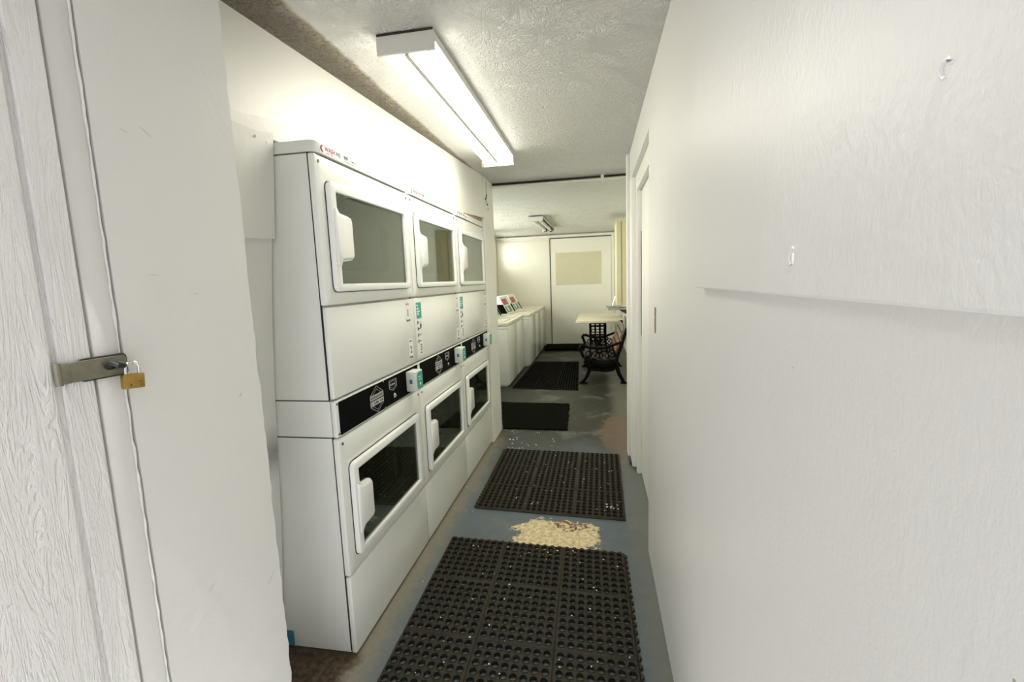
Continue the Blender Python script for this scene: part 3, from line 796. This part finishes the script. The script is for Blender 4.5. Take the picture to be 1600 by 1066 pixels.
# ------------------------------------------------------------------ ceiling lights
def ceiling_light(loc, L, Wd, lit, label, tilt=0):
    t = thing('ceiling_light', label, 'light', loc, 0, 'twin-tube ceiling lights'); t.rotation_euler = (tilt, 0, 0)
    H = .066
    b = new(); bx(b, -Wd/2, Wd/2, -L/2, -L/2+.012, -H, 0, .002); disc(b, (-Wd/2+.035, -L/2-.001, -.018), (0, 1, 0), .003, .002, 8)
    e = obj('end_plate', b, 'fixture', t)
    b = new(); bx(b, -Wd/2+.004, Wd/2-.002, -L/2-.004, -L/2-.0005, -.007, -.0008); obj('dark_strip', b, 'dark_edge', e)  # thin dark brown strip along the top of the end plate
    b = new(); bx(b, -Wd/2, Wd/2, L/2-.012, L/2, -H, 0, .002); obj('end_plate', b, 'fixture', t)
    b = new(); bx(b, -Wd/2+.004, Wd/2-.004, -L/2+.012, L/2-.012, -.036 if lit else -.024, 0, .003); obj('channel', b, 'fixture', t)
    if lit:
        for s in (-1, 1):       # two wrap-around lens halves with a seam between them
            b = new(); x0, x1 = s*.003, s*(Wd/2-.004)
            prof = [(x0, -H+.006), (x0, -H-.001), (x0+(x1-x0)*.7, -H-.002), (x0+(x1-x0)*.95, -H+.012), (x1, -.036), (x1, -.033), (x0, -.038)]
            va = [b.verts.new((x, -L/2+.013, z)) for x, z in prof]; vb = [b.verts.new((x, L/2-.013, z)) for x, z in prof]
            n = len(prof)
            for i in range(n): b.faces.new((va[i], va[(i+1) % n], vb[(i+1) % n], vb[i]))
            b.faces.new(va); b.faces.new(vb[::-1])
            obj('lens', b, 'lens', t)
        b = new(); bx(b, -.008, .008, -L/2+.012, L/2-.012, -H-.005, -.02); obj('center_seam', b, 'seam_grey', t)
        b = new(); bx(b, -Wd/2-.002, Wd/2, L/2-.004, L/2+.004, -H-.022, -H+.006, .002); c = obj('clip_bar', b, 'fixture', t)
        b = new(); bx(b, -Wd/2-.008, -Wd/2+.010, L/2-.008, L/2+.004, -H-.020, -H+.012, .002); obj('rusty_clip', b, 'rust', c)
    else:
        for s in (-1, 1):
            b = new(); tube(b, [(s*.045, -L/2+.02, -.048), (s*.045, L/2-.02, -.048)], .017, 12); obj('tube', b, 'tube_off', t, 40)
            b = new(); bx(b, s*.045-.02, s*.045+.02, L/2-.05, L/2-.012, -.07, -.02, .003); obj('socket', b, 'black', t)
        for x in (-.068, 0.0, .078):
            b = new(); bx(b, x-.008, x+.008, -L/2+.02, L/2-.02, -.032, -.0235); obj('shadow_gap', b, 'dark', t)
    return t
ceiling_light((-.609, 2.285, CEIL-.001), 1.48, .202, True, 'lit ceiling light with white lens above the dryers')
ceiling_light((-.765, 6.95, 2.182), 1.70, .195, False, 'unlit twin-tube ceiling light in the back room', R(1.1))

# conduit pipes
t = thing('conduit_pipe', 'thin white conduit pipe strapped across the ceiling beyond the dryers', 'pipe')
b = new(); tube(b, [(-.853, 3.936, 2.126), (-.3, 3.934, 2.127), (.52, 3.930, 2.129)], .011, 10); obj('pipe', b, 'pipe', t, 40)
b = new(); bx(b, .050, .075, 3.916, 3.9505, 2.104, 2.160, .003); obj('clamp', b, 'pipe', t)
t = thing('conduit_pipe', 'white conduit pipe along the top of the far wall over the cream door', 'pipe')
b = new(); tube(b, [(-1.97, 9.262, 2.195), (.44, 9.262, 2.195)], .016, 8); obj('pipe', b, 'pipe', t, 40)
b = new(); bx(b, -1.80, -1.76, 9.24, 9.285, 2.165, 2.222, .003); obj('clamp', b, 'pipe', t)

# ------------------------------------------------------------------ washers
def make_washer(x, y0, w, label, console=True):
    t = thing('washer' if console else 'storage_cabinet', label, 'washer' if console else 'cabinet', (x, y0, 0), 0, 'row of white washers' if console else None)
    b = new(); bx(b, -.84, 0, 0, w, .02, .775, .008); bx(b, -.80, -.03, .02, w-.02, 0, .03); obj('body', b, 'enamel_side', t, 40)
    b = new(); bx(b, -.845, .004, -.002, w+.002, .779, .822, .008); top = obj('top_panel', b, 'washer_top', t, 40)
    b = new(); bx(b, -.56, -.06, .07, w-.07, .8225, .832, .004); obj('lid', b, 'washer_top', t, 40)
    b = new(); bx(b, 0, .006, .003, w-.003, .03, .772, .003); obj('front_panel', b, 'gloss', t, 40)
    b = new(); bx(b, -.80, .001, -.0006, .006, .742, .746); obj('seam', b, 'dark', t)
    if console:
        b = new()   # leaning control console
        prof = [(-.32, .823), (-.47, 1.10), (-.56, 1.10), (-.56, .823)]
        va = [b.verts.new((px, .03, z)) for px, z in prof]; vb = [b.verts.new((px, w-.03, z)) for px, z in prof]
        b.faces.new(va); b.faces.new(vb[::-1])
        for i in range(4): b.faces.new((va[i], vb[i], vb[(i+1) % 4], va[(i+1) % 4]))
        con = obj('control_console', b, 'plastic', t)
        sl = Vector((-.15, 0, .277)); nn = Vector((.277, 0, .15)).normalized()
        def face(u0, u1, y0_, y1_, lift=.002):
            bb = new(); o_ = Vector((-.32, 0, .823))+nn*.0005
            quadbox(bb, [o_+sl*u0+Vector((0, y0_, 0)), o_+sl*u0+Vector((0, y1_, 0)), o_+sl*u1+Vector((0, y1_, 0)), o_+sl*u1+Vector((0, y0_, 0))], nn*lift)
            return bb
        obj('red_panel', face(.52, .86, .07, .46), 'red_print', con)
        g = obj('green_panel', face(.10, .44, .07, .46), 'green_print', con)
        bb = new(); c = Vector((-.32, .20, .823))+sl*.29+nn*.003; tube(bb, [c, c+nn*.004], .05, 14); obj('dial', bb, 'white_print', g)
        bb = face(.02, .50, w-.14, w-.05); obj('black_panel', bb, 'black', con)
        bb = new(); quadbox(bb, [(-.335, .0298, .835), (-.41, .0298, .98), (-.54, .0298, .98), (-.54, .0298, .835)], (0, -.002, 0)); obj('end_panel', bb, 'black', con)
    return t
make_washer(-1.100, 5.640, .640, 'white washer nearest the wall end, first in the row')
make_washer(-1.100, 6.285, .640, 'second white washer from the wall end, touching the first')
make_washer(-1.025, 7.030, .715, 'third white washer in the row, standing slightly forward after a gap')
make_washer(-1.025, 7.750, .715, 'fourth white washer from the wall end, last one with a sloping console')
make_washer(-1.025, 8.470, .800, 'plain low white cabinet at the far end of the washer row', False)

# ------------------------------------------------------------------ bench with cast iron ends
def make_bench():
    t = thing('park_bench', 'black cast-iron park bench with wooden slats against the right wall', 'bench')
    def end_frame(y):
        b = new(); F = .45
        def bar(pts, r): tube(b, [(x, y, z) for x, z in pts], r, 8)
        # back post, leaning back to the wall, and rear leg
        bar([(.375, .70), (.345, .62), (.30, .48), (.245, .33), (.235, .26), (.275, .12), (.33, .02)], [.020, .022, .024, .026, .028, .024, .022])
        bx(b, .29, .37, y-.022, y+.022, .0, .022, .004)
        # seat rail
        bar([(-.155, .330), (-.10, .300), (.0, .270), (.12, .265), (.245, .29)], [.022, .026, .028, .028, .026])
        # front leg: cabriole curve with a flared foot
        bar([(-.15, .335), (-.10, .27), (-.085, .20), (-.115, .12), (-.155, .05), (-.19, .015)], [.022, .032, .028, .021, .018, .022])
        bx(b, -.225, -.12, y-.022, y+.022, 0, .020, .004)
        # apron arch
        bar([(-.07, .22), (-.02, .235), (.08, .215), (.18, .225), (.24, .26)], [.02, .024, .028, .026, .022])
        bar([(-.05, .25), (.20, .25)], .030)
        plate(b, [(-.12, .19), (-.06, .165), (.02, .16), (.10, .15), (.20, .16), (.26, .22), (.26, .31), (.10, .285), (-.05, .30), (-.16, .335)], [], y-.012, y+.012, 'y')
        # arm with a scroll
        bar([(-.205, .43), (-.215, .455), (-.195, .485), (-.16, .487), (-.10, .465), (.0, .452), (.10, .455), (.20, .49), (.30, .53)], [.016, .020, .022, .020, .018, .017, .017, .017, .016])
        bar([(-.205, .45), (-.19, .40), (-.165, .335)], .018)
        # lattice under the arm
        for cx, cz, r in ((-.02, .36, .052), (.09, .36, .056), (.185, .385, .045), (-.10, .38, .04), (.035, .425, .026), (.14, .43, .026), (.035, .305, .022), (.14, .305, .022)):
            bar([(cx+r*math.cos(R(a)), cz+r*math.sin(R(a))) for a in range(0, 361, 30)], .0085)
        for cx, cz in ((-.02, .36), (.09, .36), (.185, .385)):
            for a in (45, 135): bar([(cx-.05*math.cos(R(a)), cz-.05*math.sin(R(a))), (cx+.05*math.cos(R(a)), cz+.05*math.sin(R(a)))], .006)
        return obj('end_frame', b, 'iron', t, 50)
    end_frame(5.86); end_frame(7.02)
    for i, (x, z) in enumerate(((-.13, .362), (-.05, .335), (.03, .312), (.11, .305), (.19, .318))):
        b = new(); bx(b, x-.032, x+.032, 5.85, 7.03, z-.010, z+.012, .004); obj('seat_slat', b, 'slat_dark', t, 40)
    for i, (x, z) in enumerate(((.262, .43), (.292, .515), (.322, .60), (.350, .675))):
        b = new(); bx(b, -.012, .012, 5.85, 7.03, -.032, .032, .004)
        b.transform(Matrix.Translation((x-.018, 0, z)) @ Matrix.Rotation(R(19), 4, 'Y')); obj('back_slat', b, 'slat_grey' if i > 1 else 'slat', t, 40)
make_bench()

# ------------------------------------------------------------------ table on an iron treadle base
t = thing('table', 'cream topped table on a black iron treadle base beyond the bench', 'table', (0, 0, 0))
b = new(); bx(b, -.315, .40, 7.10, 8.75, .655, .692, .006); obj('tabletop', b, 'tabletop', t, 40)
def treadle(y):
    b = new()
    def bar(p, q, r=.011): tube(b, [(p[0], y, p[1]), (q[0], y, q[1])], r, 8)
    for x in (-.10, -.02, .055, .14): bar((x, .16), (x, .655), .012)
    for z in (.30, .46, .60): bar((-.10, z), (.14, z))
    bar((-.10, .645), (.14, .645), .016)
    tube(b, [(-.10, y, .17), (-.16, y, .08), (-.20, y, .012)], .016, 8); tube(b, [(.14, y, .17), (.19, y, .08), (.23, y, .012)], .016, 8)
    for cx, cz in ((-.06, .38), (.02, .38), (.10, .38), (-.06, .23), (.02, .23), (.10, .23)):
        tube(b, [(cx+.032*math.cos(R(a)), y, cz+.032*math.sin(R(a))) for a in range(0, 361, 30)], .007, 6)
    obj('iron_leg_frame', b, 'iron', t, 50)
treadle(7.25); treadle(8.55)
b = new(); bx(b, -.02, .05, 7.26, 8.54, .20, .225, .004); bx(b, -.09, .13, 7.6, 8.2, .10, .115, .003); obj('treadle_bar', b, 'iron', t)

# chrome basin with a lever above the table
t = thing('drinking_fountain', 'small silver metal basin with an upright lever on the back room wall above the table', 'basin')
b = new()
prof = [(.30, .20), (.205, .19), (.19, .10)]
bx(b, .150, .515, 7.55, 7.90, .855, .885, .012, 3); bx(b, .185, .515, 7.58, 7.87, .815, .856, .014, 3); obj('basin', b, 'metal_satin', t, 40)
b = new(); bx(b, .165, .50, 7.565, 7.885, .884, .890, .002); obj('rim', b, 'chrome', t)
b = new(); tube(b, [(.265, 7.66, .885), (.275, 7.66, .93), (.300, 7.66, 1.0), (.330, 7.66, 1.075)], [.014, .012, .012, .010], 10); obj('lever', b, 'chrome', t, 50)
b = new(); tube(b, [(.28, 7.66, .90), (.34, 7.66, .955), (.38, 7.66, .94), (.41, 7.66, .89)], [.016, .017, .016, .014], 10); obj('spout', b, 'chrome', t, 50)
b = new(); quadbox(b, [(.36, 7.60, .815), (.515, 7.60, .815), (.515, 7.60, .72), (.45, 7.60, .76)], (0, .22, 0)); obj('bracket', b, 'dark', t)

# cream board cabinet on the right wall of the back room
t = thing('wall_cabinet', 'narrow cream-yellow cabinet hanging on the back room wall above the bench', 'cabinet')
b = new(); bx(b, .277, .519, 6.40, 7.0, .965, 2.085, .006); obj('body', b, 'cabinet', t, 40)
b = new(); bx(b, .338, .347, 6.394, 6.401, .985, 2.07); obj('edge_strip', b, 'cabinet_edge', t)
b = new(); bx(b, .350, .519, 6.39, 6.40, .94, 2.09, .003); obj('side_panel', b, 'cabinet', t)

# ------------------------------------------------------------------ small things on the right wall
b = new(); plate(b, [(1.932, 1.206), (1.960, 1.206), (1.960, 1.120), (1.945, 1.098), (1.918, 1.112), (1.918, 1.206)], [], XR-.0002, XR-.0022, 'x')
t = tag(obj('wood_patch', b, 'rawwood'), 'brown bare-wood patch on the right wall beside the recessed door', 'wood patch')
b = new(); disc(b, (XR-.0020, 1.945, 1.166), (-1, 0, 0), .006, .003, 10); obj('white_knob', b, 'white_print', t)
b = new(); bx(b, .222, .262, 3.24, 3.325, 0, .028, .005); tag(obj('door_stop', b, 'blue_rubber'), 'dark blue rubber block on the floor at the foot of the white door casing', 'door stop')
# paint scars on the board and wall: ridges left by old stickers
def scar(name, pts, x, r, par):
    b = new(); tube(b, [(x, y, z) for y, z in pts], r, 6); obj(name, b, 'wallR', par, 50)
xb = XR-.0195
scar('paint_ridge', [(.344, 1.453), (.348, 1.4565), (.3515, 1.456), (.354, 1.453), (.353, 1.449), (.351, 1.446)], xb, .0019, rpan)
scar('paint_ridge', [(.566, 1.356), (.574, 1.355), (.577, 1.346), (.572, 1.337), (.567, 1.339), (.566, 1.350)], xb, .0018, rpan)
scar('paint_ridge', [(.572, 1.330), (.581, 1.329), (.590, 1.327), (.587, 1.318)], xb, .0010, rpan)
